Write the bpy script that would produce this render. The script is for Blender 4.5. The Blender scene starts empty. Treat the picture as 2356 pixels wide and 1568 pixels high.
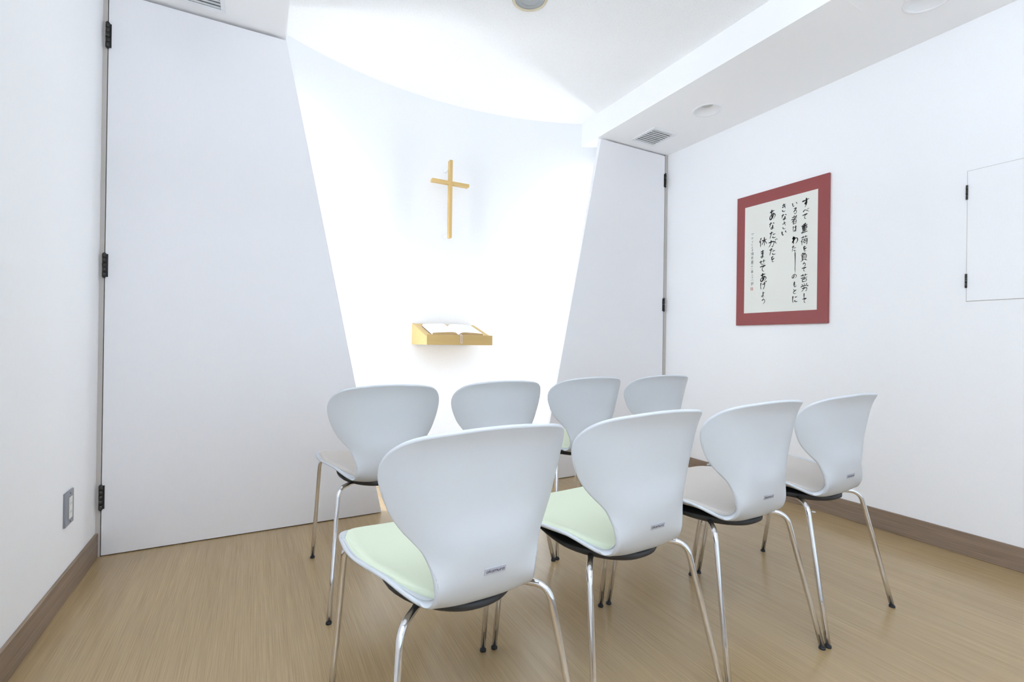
import bpy, math
import numpy as np
from mathutils import Matrix, Vector

S = bpy.context.scene
COL = S.collection

# ------------------------------------------------------------------ camera, world, light, exposure
FPX = 1093.7056
YAW, PIT, ROL = 0.493601, 0.002423, 0.013362
CAM = Vector((0.0, 0.0, 0.95))
fw = Vector((math.sin(YAW) * math.cos(PIT), math.cos(YAW) * math.cos(PIT), math.sin(PIT)))
rt = Vector((math.cos(YAW), -math.sin(YAW), 0.0))
up = rt.cross(fw)
r2 = rt * math.cos(ROL) + up * math.sin(ROL)
u2 = -rt * math.sin(ROL) + up * math.cos(ROL)
cd = bpy.data.cameras.new('camera')
cam = bpy.data.objects.new('camera', cd)
COL.objects.link(cam)
cd.sensor_fit = 'HORIZONTAL'
cd.sensor_width = 36.0
cd.lens = FPX / 2356.0 * 36.0
cd.clip_start = 0.02
cam.matrix_world = Matrix(((r2.x, u2.x, -fw.x, CAM.x), (r2.y, u2.y, -fw.y, CAM.y), (r2.z, u2.z, -fw.z, CAM.z), (0, 0, 0, 1)))
S.camera = cam

S.view_settings.view_transform = 'Standard'
S.view_settings.look = 'None'
S.view_settings.gamma = 1.0
S.view_settings.use_curve_mapping = False
S.view_settings.exposure = 0.1
S.cycles.use_denoising = True
S.cycles.max_bounces = 14
S.cycles.diffuse_bounces = 10
S.cycles.caustics_reflective = False
S.cycles.sample_clamp_indirect = 6.0

SKY = 1.4            # daylight through the big added window behind the camera
TUBE = 52.0          # the two hidden vertical lamps beside the altar niche
wd = bpy.data.worlds.new('daylight')
S.world = wd
wd.use_nodes = True
bg = wd.node_tree.nodes['Background']
bg.inputs['Color'].default_value = (0.74, 0.86, 1.0, 1)
bg.inputs['Strength'].default_value = SKY

# soft fill: an added, unseen lamp behind the camera bounced off the ceiling
FILL = 76.0
fl = bpy.data.lights.new('added_fill', 'AREA')
fl.shape = 'DISK'
fl.size = 0.5
fl.energy = FILL
fl.color = (0.76, 0.865, 1.0)
fo = bpy.data.objects.new('added_fill', fl)
COL.objects.link(fo)
fo.location = (0.1, -0.5, 1.7)
fo.rotation_euler = (math.radians(180), 0, 0)

# ------------------------------------------------------------------ room numbers (metres, camera at x=y=0)
XL, XR = -0.599, 2.886           # side walls
YL, YR = 2.646, 2.766            # front faces of the two folding panels
ZS, ZC = 2.46, 2.637             # soffit underside, ceiling
SXL, SXR = 0.112, 2.189          # inner edges of the soffits
YB = -1.8                        # wall behind the camera
ACX, ACY, AR = 1.21746, 0.91465, 2.28063   # plan circle of the curved niche wall


# ------------------------------------------------------------------ helpers
class MB:
    """collects geometry, builds one mesh object"""

    def __init__(self):
        self.v, self.f, self.sm = [], [], []

    def add(self, vs, fs, smooth=False):
        o = len(self.v)
        self.v += [tuple(map(float, p)) for p in vs]
        self.f += [tuple(i + o for i in q) for q in fs]
        self.sm += [smooth] * len(fs)

    def box(self, x0, x1, y0, y1, z0, z1):
        vs = [(x0, y0, z0), (x1, y0, z0), (x1, y1, z0), (x0, y1, z0), (x0, y0, z1), (x1, y0, z1), (x1, y1, z1), (x0, y1, z1)]
        self.add(vs, [(3, 2, 1, 0), (4, 5, 6, 7), (0, 1, 5, 4), (1, 2, 6, 5), (2, 3, 7, 6), (3, 0, 4, 7)])

    def prism(self, poly, axis, a, b):
        """poly: 2-D outline; extruded along axis between a and b"""
        n = len(poly)

        def p3(p, t):
            return {'x': (t, p[0], p[1]), 'y': (p[0], t, p[1]), 'z': (p[0], p[1], t)}[axis]
        vs = [p3(p, a) for p in poly] + [p3(p, b) for p in poly]
        fs = [tuple(range(n - 1, -1, -1)), tuple(range(n, 2 * n))]
        fs += [(i, (i + 1) % n, n + (i + 1) % n, n + i) for i in range(n)]
        self.add(vs, fs)

    def grid(self, P, closed_u=False, closed_v=False, smooth=True, flip=False):
        P = np.asarray(P)
        nv, nu = P.shape[:2]
        fs = []
        for j in range(nv if closed_v else nv - 1):
            for i in range(nu if closed_u else nu - 1):
                a, b = j * nu + i, j * nu + (i + 1) % nu
                c, d = ((j + 1) % nv) * nu + (i + 1) % nu, ((j + 1) % nv) * nu + i
                fs.append((d, c, b, a) if flip else (a, b, c, d))
        self.add(P.reshape(-1, 3), fs, smooth)

    def lathe(self, prof, centre, n=48, smooth=True, flip=False):
        rows = []
        for r, z in prof:
            rows.append([(centre[0] + r * math.cos(2 * math.pi * k / n), centre[1] + r * math.sin(2 * math.pi * k / n), centre[2] + z) for k in range(n)])
        self.grid(np.array(rows), closed_u=True, smooth=smooth, flip=flip)

    def disc(self, r, centre, n=48, down=True):
        vs = [(centre[0] + r * math.cos(2 * math.pi * k / n), centre[1] + r * math.sin(2 * math.pi * k / n), centre[2]) for k in range(n)]
        q = tuple(range(n))
        self.add(vs, [q[::-1] if down else q])

    def tube(self, path, r, n=16, cap=True):
        P = [np.array(p, float) for p in path]
        rows = []
        t0 = P[1] - P[0]
        t0 /= np.linalg.norm(t0)
        a = np.array([0, 0, 1.0]) if abs(t0[2]) < 0.9 else np.array([1.0, 0, 0])
        nrm = np.cross(t0, a)
        nrm /= np.linalg.norm(nrm)
        for i, p in enumerate(P):
            t = P[min(i + 1, len(P) - 1)] - P[max(i - 1, 0)]
            t /= np.linalg.norm(t)
            nrm = nrm - t * (nrm @ t)
            nrm /= np.linalg.norm(nrm)
            b = np.cross(t, nrm)
            rr = r[i] if hasattr(r, '__len__') else r
            rows.append([p + rr * (math.cos(2 * math.pi * k / n) * nrm + math.sin(2 * math.pi * k / n) * b) for k in range(n)])
        o = len(self.v)
        self.grid(np.array(rows), closed_u=True)
        if cap:
            m = len(rows)
            self.f += [tuple(o + k for k in range(n))[::-1], tuple(o + (m - 1) * n + k for k in range(n))]
            self.sm += [False, False]

    def build(self, name, mat, parent=None, bevel=0.0, seg=2):
        me = bpy.data.meshes.new(name)
        me.from_pydata(self.v, [], self.f)
        me.polygons.foreach_set('use_smooth', self.sm)
        me.materials.append(mat)
        me.validate()
        me.update()
        o = bpy.data.objects.new(name, me)
        COL.objects.link(o)
        if parent is not None:
            o.parent = parent
            o.matrix_parent_inverse = parent.matrix_basis.inverted()
        if bevel:
            m = o.modifiers.new('bevel', 'BEVEL')
            m.width = bevel
            m.segments = seg
            m.limit_method = 'ANGLE'
            m.angle_limit = math.radians(40)
        return o


def structure(o):
    o['kind'] = 'structure'
    return o


def tag(o, label, cat, group=None):
    o['label'] = label
    o['category'] = cat
    if group:
        o['group'] = group
    return o


def empty(name, loc, rz=0.0):
    o = bpy.data.objects.new(name, None)
    o.empty_display_size = 0.05
    COL.objects.link(o)
    o.location = loc
    o.rotation_euler = (0, 0, rz)
    o.matrix_basis = Matrix.Translation(loc) @ Matrix.Rotation(rz, 4, 'Z')
    return o


# ------------------------------------------------------------------ materials
def principled(name, color, rough=0.5, metal=0.0, spec=0.5):
    m = bpy.data.materials.new(name)
    m.use_nodes = True
    b = m.node_tree.nodes['Principled BSDF']
    b.inputs['Base Color'].default_value = (*color, 1)
    b.inputs['Roughness'].default_value = rough
    b.inputs['Metallic'].default_value = metal
    b.inputs['Specular IOR Level'].default_value = spec
    return m, m.node_tree, b


def coords(nt, scale):
    tc = nt.nodes.new('ShaderNodeTexCoord')
    mp = nt.nodes.new('ShaderNodeMapping')
    mp.inputs['Scale'].default_value = scale
    nt.links.new(tc.outputs['Object'], mp.inputs['Vector'])
    return mp.outputs['Vector']


def noise(nt, scale, vec, detail=3.0, rough=0.6):
    n = nt.nodes.new('ShaderNodeTexNoise')
    n.inputs['Scale'].default_value = scale
    n.inputs['Detail'].default_value = detail
    n.inputs['Roughness'].default_value = rough
    nt.links.new(vec, n.inputs['Vector'])
    return n.outputs['Fac']


def ramp(nt, fac, stops):
    r = nt.nodes.new('ShaderNodeValToRGB')
    e = r.color_ramp.elements
    while len(e) < len(stops):
        e.new(0.5)
    for el, (p, c) in zip(e, stops):
        el.position = p
        el.color = (*c, 1) if hasattr(c, '__len__') else (c, c, c, 1)
    nt.links.new(fac, r.inputs['Fac'])
    return r.outputs['Color']


def mix(nt, fac, a, b, mode='MIX'):
    n = nt.nodes.new('ShaderNodeMix')
    n.data_type = 'RGBA'
    n.blend_type = mode
    for s, val in ((n.inputs['Factor'], fac), (n.inputs['A'], a), (n.inputs['B'], b)):
        if hasattr(val, 'is_linked'):
            nt.links.new(val, s)
        elif hasattr(val, '__len__'):
            s.default_value = (*val, 1)
        else:
            s.default_value = val
    return n.outputs['Result']


def bump(nt, bsdf, h, strength, dist):
    n = nt.nodes.new('ShaderNodeBump')
    n.inputs['Strength'].default_value = strength
    n.inputs['Distance'].default_value = dist
    nt.links.new(h, n.inputs['Height'])
    nt.links.new(n.outputs['Normal'], bsdf.inputs['Normal'])


def wall_mat(name, color, sc, strength, dist, rough=0.75):
    m, nt, b = principled(name, color, rough, spec=0.25)
    h = noise(nt, 1.0, coords(nt, sc), 4.0, 0.65)
    c = ramp(nt, h, [(0.3, tuple(x * 0.985 for x in color)), (0.7, tuple(min(1, x * 1.01) for x in color))])
    nt.links.new(c, b.inputs['Base Color'])
    bump(nt, b, h, strength, dist)
    return m


def wood_mat(name, dark, light, axis='y', rough=0.4, fine=260.0, spec=0.4, contrast=1.0, streak=None):
    m, nt, b = principled(name, light, rough, spec=spec)

    def sc(a, l):
        return {'x': (l, a, a), 'y': (a, l, a), 'z': (a, a, l)}[axis]
    n1 = noise(nt, 1.0, coords(nt, sc(fine, fine / 85.0)), 4.0, 0.7)
    n2 = noise(nt, 1.0, coords(nt, sc(fine / 8.0, fine / 220.0)), 3.0, 0.6)
    n3 = noise(nt, 1.0, coords(nt, sc(fine / 40.0, fine / 500.0)), 2.0, 0.5)
    w = 0.16 / contrast
    f1 = ramp(nt, n1, [(0.5 - w, 0.0), (0.5 + w, 1.0)])
    f2 = ramp(nt, n2, [(0.35, 0.0), (0.65, 1.0)])
    f3 = ramp(nt, n3, [(0.35, 0.0), (0.65, 1.0)])
    a = mix(nt, f1, dark, light)
    mid = tuple((x + y) / 2 for x, y in zip(dark, light))
    a = mix(nt, 0.45, a, mix(nt, f2, mid, light))
    a = mix(nt, 0.12, a, mix(nt, f3, dark, light))
    nt.links.new(a, b.inputs['Base Color'])
    bump(nt, b, n1, 0.12, 0.0006)
    return m


M_wall = wall_mat('white_wallpaper', (0.93, 0.935, 0.945), (420, 420, 60), 0.10, 0.0006)
M_soffit = wall_mat('soffit_paper', (0.93, 0.93, 0.935), (420, 420, 200), 0.08, 0.0005)
M_niche = wall_mat('niche_plaster', (0.82, 0.825, 0.83), (110, 110, 110), 0.28, 0.0016)
M_door = wall_mat('panel_laminate', (0.86, 0.855, 0.87), (900, 900, 40), 0.05, 0.0003, 0.5)
M_back = wall_mat('grey_back_wall', (0.40, 0.41, 0.43), (420, 420, 60), 0.08, 0.0005)  # unseen wall, greyed so it throws less light on the chair backs
M_jamb, _, _ = principled('jamb_grey_beige', (0.50, 0.47, 0.44), 0.55)
M_stop, _, _ = principled('door_stop_brown', (0.14, 0.095, 0.07), 0.7)
M_floor = wood_mat('floor_oak_vinyl', (0.25, 0.165, 0.080), (0.425, 0.302, 0.158), 'y', 0.24, 330.0, 0.65, 1.1)
M_base = wood_mat('baseboard_walnut', (0.12, 0.078, 0.05), (0.33, 0.245, 0.178), 'y', 0.5, 330.0, 0.35)
M_oak = wood_mat('light_oak', (0.52, 0.345, 0.125), (0.63, 0.435, 0.18), 'x', 0.45, 300.0, 0.35)
M_oakz = wood_mat('light_oak_upright', (0.52, 0.345, 0.125), (0.63, 0.435, 0.18), 'z', 0.45, 300.0, 0.35)
M_chrome, nt_, b_ = principled('chrome', (0.80, 0.80, 0.82), 0.10, 1.0)
h_ = noise(nt_, 1.0, coords(nt_, (40, 40, 9)), 3.0)
nt_.links.new(ramp(nt_, h_, [(0.3, 0.07), (0.75, 0.2)]), b_.inputs['Roughness'])
M_black, _, _ = principled('black_rubber', (0.012, 0.012, 0.014), 0.5)
M_pan, nt_, b_ = principled('charcoal_plastic', (0.028, 0.028, 0.030), 0.55)
bump(nt_, b_, noise(nt_, 900.0, coords(nt_, (1, 1, 1))), 0.3, 0.0004)
M_shell, nt_, b_ = principled('white_plastic', (0.735, 0.765, 0.80), 0.38, spec=0.42)
bump(nt_, b_, noise(nt_, 1300.0, coords(nt_, (1, 1, 1))), 0.12, 0.0002)

tr_ = nt_.nodes.new('ShaderNodeBsdfTranslucent')          # thin polypropylene lets some light through
tr_.inputs['Color'].default_value = (0.85, 0.87, 0.88, 1)
mx_ = nt_.nodes.new('ShaderNodeMixShader')
mx_.inputs[0].default_value = 0.22
out_ = nt_.nodes['Material Output']
nt_.links.new(b_.outputs[0], mx_.inputs[1]); nt_.links.new(tr_.outputs[0], mx_.inputs[2]); nt_.links.new(mx_.outputs[0], out_.inputs['Surface'])


def fabric(name, c):
    m, nt, b = principled(name, c, 0.65, spec=0.3)
    h = noise(nt, 1200.0, coords(nt, (1, 1, 1)), 2.0)
    nt.links.new(ramp(nt, h, [(0.3, tuple(x * 0.94 for x in c)), (0.7, tuple(x * 1.03 for x in c))]), b.inputs['Base Color'])
    bump(nt, b, h, 0.2, 0.0004)
    return m


M_green = fabric('pale_green_vinyl', (0.65, 0.705, 0.54))
M_beige = fabric('beige_vinyl', (0.55, 0.505, 0.46))
M_plate, _, _ = principled('silver_label', (0.47, 0.48, 0.54), 0.4, 0.0)
M_letter, _, _ = principled('dark_lettering', (0.035, 0.035, 0.06), 0.5)
M_steel, nt_, b_ = principled('dark_bronze_steel', (0.055, 0.052, 0.047), 0.45, 0.6)
bump(nt_, b_, noise(nt_, 300.0, coords(nt_, (1, 1, 1))), 0.1, 0.0003)
M_alu, _, _ = principled('painted_aluminium', (0.82, 0.83, 0.85), 0.35, 0.1)
M_slat, _, _ = principled('grey_aluminium_slat', (0.60, 0.62, 0.64), 0.45, 0.0)
M_duct, _, _ = principled('grey_duct', (0.36, 0.37, 0.38), 0.8)
M_white, _, _ = principled('white_enamel', (0.85, 0.85, 0.86), 0.35)
M_bulb, _, _ = principled('unlit_frosted_lens', (0.45, 0.45, 0.42), 0.3)
M_lens, _, _ = principled('grey_dome_lens', (0.33, 0.35, 0.355), 0.25)
M_beigering, _, _ = principled('cream_lamp_ring', (0.66, 0.58, 0.42), 0.4)
M_outlet, nt_, b_ = principled('grey_metal_plate', (0.30, 0.31, 0.34), 0.42, 0.55)
M_cream, _, _ = principled('cream_plastic', (0.76, 0.76, 0.70), 0.4)
M_acryl, nt_, b_ = principled('clear_acrylic', (0.93, 0.93, 0.94), 0.25)
b_.inputs['Transmission Weight'].default_value = 0.25
M_page, nt_, b_ = principled('bible_paper', (0.90, 0.89, 0.86), 0.8, spec=0.15)
M_gilt, _, _ = principled('tan_page_edges', (0.62, 0.46, 0.24), 0.5)
M_cover, _, _ = principled('dark_grey_leather', (0.09, 0.09, 0.095), 0.5)
M_rib1, _, _ = principled('white_ribbon', (0.82, 0.80, 0.82), 0.5)
M_rib2, _, _ = principled('mauve_ribbon', (0.42, 0.22, 0.33), 0.5)
M_red, nt_, b_ = principled('brick_red_mount', (0.26, 0.053, 0.05), 0.45, spec=0.4)
h_ = noise(nt_, 900.0, coords(nt_, (1, 1, 1)), 3.0)
nt_.links.new(ramp(nt_, h_, [(0.3, (0.235, 0.047, 0.045)), (0.7, (0.285, 0.062, 0.06))]), b_.inputs['Base Color'])
M_cream_paper, _, _ = principled('cream_paper', (0.80, 0.80, 0.74), 0.8, spec=0.2)
M_ink, _, _ = principled('black_ink', (0.018, 0.016, 0.015), 0.7)
M_greyink, _, _ = principled('thin_ink', (0.10, 0.10, 0.10), 0.7)
M_seal, _, _ = principled('red_seal_ink', (0.50, 0.20, 0.18), 0.7)

M_ceil, nt_, b_ = principled('speckled_ceiling', (0.83, 0.84, 0.85), 0.85, spec=0.2)
n1_ = noise(nt_, 190.0, coords(nt_, (1, 1, 1)), 2.0, 0.6)
c_ = ramp(nt_, n1_, [(0.30, (0.76, 0.77, 0.78)), (0.42, (0.925, 0.93, 0.935)), (1.0, (0.935, 0.94, 0.945))])
nt_.links.new(c_, b_.inputs['Base Color'])
bump(nt_, b_, n1_, 0.35, 0.003)

M_tube = bpy.data.materials.new('lit_tube')
M_tube.use_nodes = True
nt_ = M_tube.node_tree
nt_.nodes.clear()
e_ = nt_.nodes.new('ShaderNodeEmission')
e_.inputs['Color'].default_value = (0.86, 0.93, 1.0, 1)
e_.inputs['Strength'].default_value = TUBE
o_ = nt_.nodes.new('ShaderNodeOutputMaterial')
nt_.links.new(e_.outputs[0], o_.inputs[0])

# ------------------------------------------------------------------ the room
m = MB(); m.box(XL - 0.12, XR + 0.12, YB - 0.12, 3.4, -0.10, 0.0); floor = structure(m.build('floor', M_floor))
m = MB(); m.box(XL - 0.12, XR + 0.12, YB - 0.12, 3.4, ZC, ZC + 0.10); ceiling = structure(m.build('ceiling', M_ceil))
m = MB(); m.box(XL - 0.12, XL, YB - 0.12, YL + 0.60, 0.0, ZC); structure(m.build('wall_left', M_wall))
m = MB(); m.box(XR, XR + 0.12, YB - 0.12, YR + 0.5, 0.0, ZC); wall_right = structure(m.build('wall_right', M_wall))

# curved wall of the altar niche
xs = np.linspace(-0.19, 2.43, 73)
ys = ACY + np.sqrt(AR * AR - (xs - ACX) ** 2)
P = np.array([[(x, y, 0.0) for x, y in zip(xs, ys)], [(x, y, ZC) for x, y in zip(xs, ys)]])
Q = P + np.array([0, 0.06, 0])
m = MB(); m.grid(P, smooth=True); m.grid(Q, smooth=True, flip=True)
structure(m.build('wall_niche', M_niche))

# wall behind the camera; its unseen wide window is added for daylight
wx0, wx1, wz0, wz1 = -0.35, 2.65, 0.35, 2.35
m = MB()
m.box(XL, wx0, YB - 0.12, YB, 0, ZC); m.box(wx1, XR, YB - 0.12, YB, 0, ZC)
m.box(wx0, wx1, YB - 0.12, YB, 0, wz0); m.box(wx0, wx1, YB - 0.12, YB, wz1, ZC)
structure(m.build('wall_back', M_back))
m = MB()
t = 0.04
m.box(wx0, wx0 + t, YB - 0.10, YB - 0.04, wz0, wz1); m.box(wx1 - t, wx1, YB - 0.10, YB - 0.04, wz0, wz1)
m.box(wx0 + t, wx1 - t, YB - 0.10, YB - 0.04, wz0, wz0 + t); m.box(wx0 + t, wx1 - t, YB - 0.10, YB - 0.04, wz1 - t, wz1)
m.box(1.13, 1.17, YB - 0.10, YB - 0.04, wz0 + t, wz1 - t)
structure(m.build('window_1', M_alu))  # frame of the added window, never in view
pl = bpy.data.lights.new('window_portal', 'AREA')
pl.shape = 'RECTANGLE'; pl.size = wx1 - wx0; pl.size_y = wz1 - wz0
pl.cycles.is_portal = True
po = bpy.data.objects.new('window_portal', pl)
COL.objects.link(po)
po.location = ((wx0 + wx1) / 2, YB - 0.13, (wz0 + wz1) / 2)
po.rotation_euler = (math.radians(90), 0, math.radians(0))
po.rotation_euler = (math.radians(-90), 0, math.radians(180))

# dropped soffits left and right
def soffit(name, x0, x1, holes):
    m = MB(); m.box(x0, x1, YB, 3.25, ZS, ZC)
    o = structure(m.build(name, M_soffit))
    for (cx, cy, r) in holes:
        k = MB(); k.lathe([(r, -0.05), (r, 0.13)], (cx, cy, ZS)); k.disc(r, (cx, cy, ZS - 0.05), down=True); k.disc(r, (cx, cy, ZS + 0.13), down=False)
        c = k.build('cutter', M_soffit)
        md = o.modifiers.new('hole', 'BOOLEAN'); md.object = c; md.operation = 'DIFFERENCE'; md.solver = 'EXACT'
        dg = bpy.context.evaluated_depsgraph_get()
        me = bpy.data.meshes.new_from_object(o.evaluated_get(dg))
        o.modifiers.clear(); o.data = me
        bpy.data.objects.remove(c)
    for p in o.data.polygons:
        p.use_smooth = False
    return o


DL = [(2.537, 2.106), (2.55, 0.965)]
sof_l = soffit('trim_1', XL, SXL, [])
sof_r = soffit('trim_2', SXR, XR, [(x, y, 0.078) for x, y in DL])
m = MB(); m.box(2.262, 2.379, 1.1415, 1.1445, ZS - 0.0012, ZS + 0.004); m.build('board_joint', M_soffit, sof_r)
m = MB(); m.box(2.293, 2.350, 2.1125, 2.1155, ZS - 0.0010, ZS + 0.004); m.build('board_joint', M_soffit, sof_r)

# baseboards
m = MB(); m.box(XL, XL + 0.010, YB, YL - 0.001, 0.0, 0.104); structure(m.build('baseboard_left', M_base, bevel=0.002))
m = MB(); m.box(XR - 0.010, XR, YB, YR - 0.001, 0.0, 0.104); structure(m.build('baseboard_right', M_base, bevel=0.002))

# jamb posts and stops of the folding panels
m = MB(); m.box(XL, -0.583, YL, YL + 0.055, 0.0, ZS); jl = structure(m.build('trim_3', M_jamb))
m = MB(); m.box(-0.583, -0.52, YL + 0.034, YL + 0.055, 0.0, ZS); m.box(-0.52, 0.10, YL + 0.034, YL + 0.055, 2.39, ZS); m.build('door_stop', M_stop, jl)
m = MB(); m.box(2.856, XR, YR, YR + 0.055, 0.0, ZS); jr = structure(m.build('trim_4', M_jamb))
m = MB(); m.box(2.79, 2.856, YR + 0.034, YR + 0.055, 0.0, ZS); m.box(2.27, 2.79, YR + 0.034, YR + 0.055, 2.39, ZS); m.build('door_stop', M_stop, jr)


def hinge(parent, x, y, z0, z1, side):
    m = MB()
    n = 5
    h = (z1 - z0) / n
    for i in range(n):
        m.tube([(x, y - 0.006, z0 + i * h + 0.0008), (x, y - 0.006, z0 + (i + 1) * h - 0.0008)], 0.0075 if i % 2 == 0 else 0.0071, 14)
    m.tube([(x, y - 0.006, z0 - 0.003), (x, y - 0.006, z1 + 0.003)], 0.0045, 10)
    hg = m.build('hinge', M_steel, parent)
    k = MB(); k.box(min(x, x + side * 0.012), max(x, x + side * 0.012), y - 0.0016, y + 0.001, z0 + 0.002, z1 - 0.002)
    k.build('hinge_leaf', M_black, hg)  # leaf in black, with the shadow beside the knuckles put into its colour


# the two trapezoid folding panels
def panel(name, poly, y0):
    m = MB(); m.prism(poly, 'y', y0, y0 + 0.033)
    return structure(m.build(name, M_door, bevel=0.0012, seg=1))


ZT, ZB = 2.449, 0.004
SL = 0.509 / 2.466
d1 = panel('door_1', [(-0.580, ZB), (0.621 - SL * ZB, ZB), (0.621 - SL * ZT, ZT), (-0.580, ZT)], YL)
d2 = panel('door_2', [(1.711 + 0.203 * ZB, ZB), (2.852, ZB), (2.852, ZT), (1.711 + 0.203 * ZT, ZT)], YR)
m = MB(); m.box(-0.50, 0.44, YL + 0.0335, YL + 0.045, 0.0005, 0.030); m.build('light_block', M_stop, d1)  # unseen strip added to block lamp light leaking under the panel
m = MB(); m.box(1.90, 2.78, YR + 0.0335, YR + 0.045, 0.0005, 0.030); m.build('light_block', M_stop, d2)  # same added light block behind the right panel
for z0, z1 in ((2.199, 2.306), (1.207, 1.310), (0.204, 0.309)):
    hinge(d1, -0.5815, YL, z0, z1, 1)
for z0, z1 in ((2.200, 2.307), (1.211, 1.315), (0.204, 0.309)):
    hinge(d2, 2.854, YR, z0, z1, -1)

# flush access panel in the right wall
m = MB(); m.box(XR - 0.0035, XR + 0.001, 0.30, 0.939, 1.167, 1.766)
d3 = structure(m.build('door_3', M_wall, bevel=0.0008, seg=1))
m = MB()
g = 0.0022
m.box(XR - 0.0008, XR + 0.001, 0.939, 0.939 + g, 1.167 - g, 1.766 + g)
m.box(XR - 0.0008, XR + 0.001, 0.30, 0.939, 1.167 - g, 1.167)
m.box(XR - 0.0008, XR + 0.001, 0.30, 0.939, 1.766, 1.766 + g)
m.build('shadow_gap', M_jamb, d3)
for z0, z1 in ((1.635, 1.702), (1.228, 1.293)):
    m = MB()
    h = (z1 - z0) / 3
    for i in range(3):
        m.tube([(XR - 0.0055, 0.9405, z0 + i * h + 0.0006), (XR - 0.0055, 0.9405, z0 + (i + 1) * h - 0.0006)], 0.0042, 12)
    m.build('hinge', M_steel, d3)

# ------------------------------------------------------------------ hidden niche lamps
for pa, pb, lab in (((0.621 - 0.100, 2.722, 0.0), (0.621 - 0.2064 * 2.2 - 0.100, 2.722, 2.2), 'slanting strip lamp hidden behind the edge of the left folding panel'),
                    ((1.711 + 0.125, 2.842, 0.0), (1.711 + 0.203 * 2.2 + 0.125, 2.842, 2.2), 'slanting strip lamp hidden behind the edge of the right folding panel')):
    r = empty('strip_lamp', pa)
    tag(r, lab, 'lamp', 'strip lamps beside the altar niche')
    pa, pb = np.array(pa), np.array(pb)
    q0, q1 = pa + (pb - pa) * 0.02, pa + (pb - pa) * 0.985
    m = MB(); m.tube([q0, q1], 0.011, 12); m.build('tube', M_tube, r)
    for a, b in ((pa + (pb - pa) * 0.004, q0), (q1, pb)):
        m = MB(); m.tube([a, b], 0.013, 12); m.build('holder', M_white, r)

# ------------------------------------------------------------------ ceiling fittings
for i, (x, y) in enumerate(DL):
    r = empty('downlight', (x, y, ZS))
    tag(r, ('white recessed downlight in the right soffit, between the louvred vent and its twin',
            'white recessed downlight at the top edge of the photo, in the right soffit')[i], 'ceiling light', 'recessed downlights in the right soffit')
    m = MB(); m.lathe([(0.0765, 0.002), (0.077, -0.003), (0.080, -0.005), (0.088, -0.0045), (0.092, -0.001), (0.092, 0.0)], (x, y, ZS)); m.build('trim_ring', M_white, r)
    m = MB(); m.lathe([(0.0767, 0.0), (0.066, 0.012), (0.050, 0.026), (0.038, 0.034)], (x, y, ZS)); m.build('reflector', M_white, r)
    m = MB(); m.lathe([(0.039, 0.034), (0.034, 0.0315), (0.020, 0.030), (0.001, 0.0295)], (x, y, ZS)); m.build('lens', M_bulb, r)

x, y = 1.1617, 2.0215
r = empty('dome_light', (x, y, ZC))
tag(r, 'round grey ceiling light with cream ring at the top of the photo', 'ceiling light')
m = MB(); m.lathe([(0.074, 0.0), (0.074, -0.004), (0.078, -0.007), (0.085, -0.006), (0.0885, 0.0)], (x, y, ZC)); m.build('ring', M_beigering, r)
m = MB(); m.lathe([(0.074, -0.001), (0.060, -0.0045), (0.050, -0.005), (0.047, -0.003), (0.044, -0.006), (0.028, -0.009), (0.001, -0.010)], (x, y, ZC)); m.build('lens', M_lens, r)


def vent(x0, x1, y0, y1, fr, label):
    r = empty('ceiling_vent', ((x0 + x1) / 2, (y0 + y1) / 2, ZS))
    tag(r, label, 'vent', 'louvred air vents in the soffits')
    z = ZS - 0.007
    m = MB()
    for a in ((x0 - fr, x1 + fr, y0 - fr, y0), (x0 - fr, x1 + fr, y1, y1 + fr), (x0 - fr, x0, y0, y1), (x1, x1 + fr, y0, y1)):
        m.box(*a, z, ZS)
    m.build('frame', M_alu, r, bevel=0.0012, seg=1)
    m = MB(); m.box(x0, x1, y0, y1, ZS - 0.0006, ZS); m.build('backing', M_duct, r)
    n = 8
    p = (y1 - y0) / n
    sl = None
    for i in range(n):
        yc = y0 + p * (i + 0.5)
        if sl is None:
            m = MB()
            pr = [(-0.30 * p, -0.0052), (0.17 * p, -0.0074), (0.21 * p, -0.0066), (-0.26 * p, -0.0044)]
            m.prism([(q[0], q[1]) for q in pr], 'x', -(x1 - x0) / 2 + 0.0005, (x1 - x0) / 2 - 0.0005)
            sl = m.build('slat', M_slat, r)
            s = sl
        else:
            s = sl.copy(); COL.objects.link(s); s.parent = r
        s.matrix_parent_inverse = Matrix()
        s.location = (0, yc - (y0 + y1) / 2, 0)


vent(2.441, 2.620, 2.470, 2.661, 0.024, 'louvred white vent in the right soffit above the right folding panel')
vent(-0.345, -0.162, 2.365, 2.558, 0.018, 'louvred white vent at the top left, above the left folding panel')

# ------------------------------------------------------------------ wooden cross
XC = 1.1617
cr = empty('wall_cross', (XC, 3.188, 1.93))
tag(cr, 'light wooden cross mounted on the curved white niche wall', 'cross')
m = MB(); m.box(XC - 0.0102, XC + 0.0102, 3.068, 3.108, 1.659, 2.192); m.build('upright', M_oakz, cr, bevel=0.0012, seg=1)
m = MB(); m.box(XC - 0.1345, XC - 0.0103, 3.0677, 3.1077, 2.026, 2.0465); m.box(XC + 0.0103, XC + 0.1345, 3.0677, 3.1077, 2.026, 2.0465); m.build('crossbar', M_oak, cr, bevel=0.0012, seg=1)
for z in (2.15, 1.685):
    m = MB(); m.box(XC - 0.008, XC + 0.008, 3.108, 3.194, z - 0.012, z + 0.012); m.build('standoff', M_acryl, cr, bevel=0.004)

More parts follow.
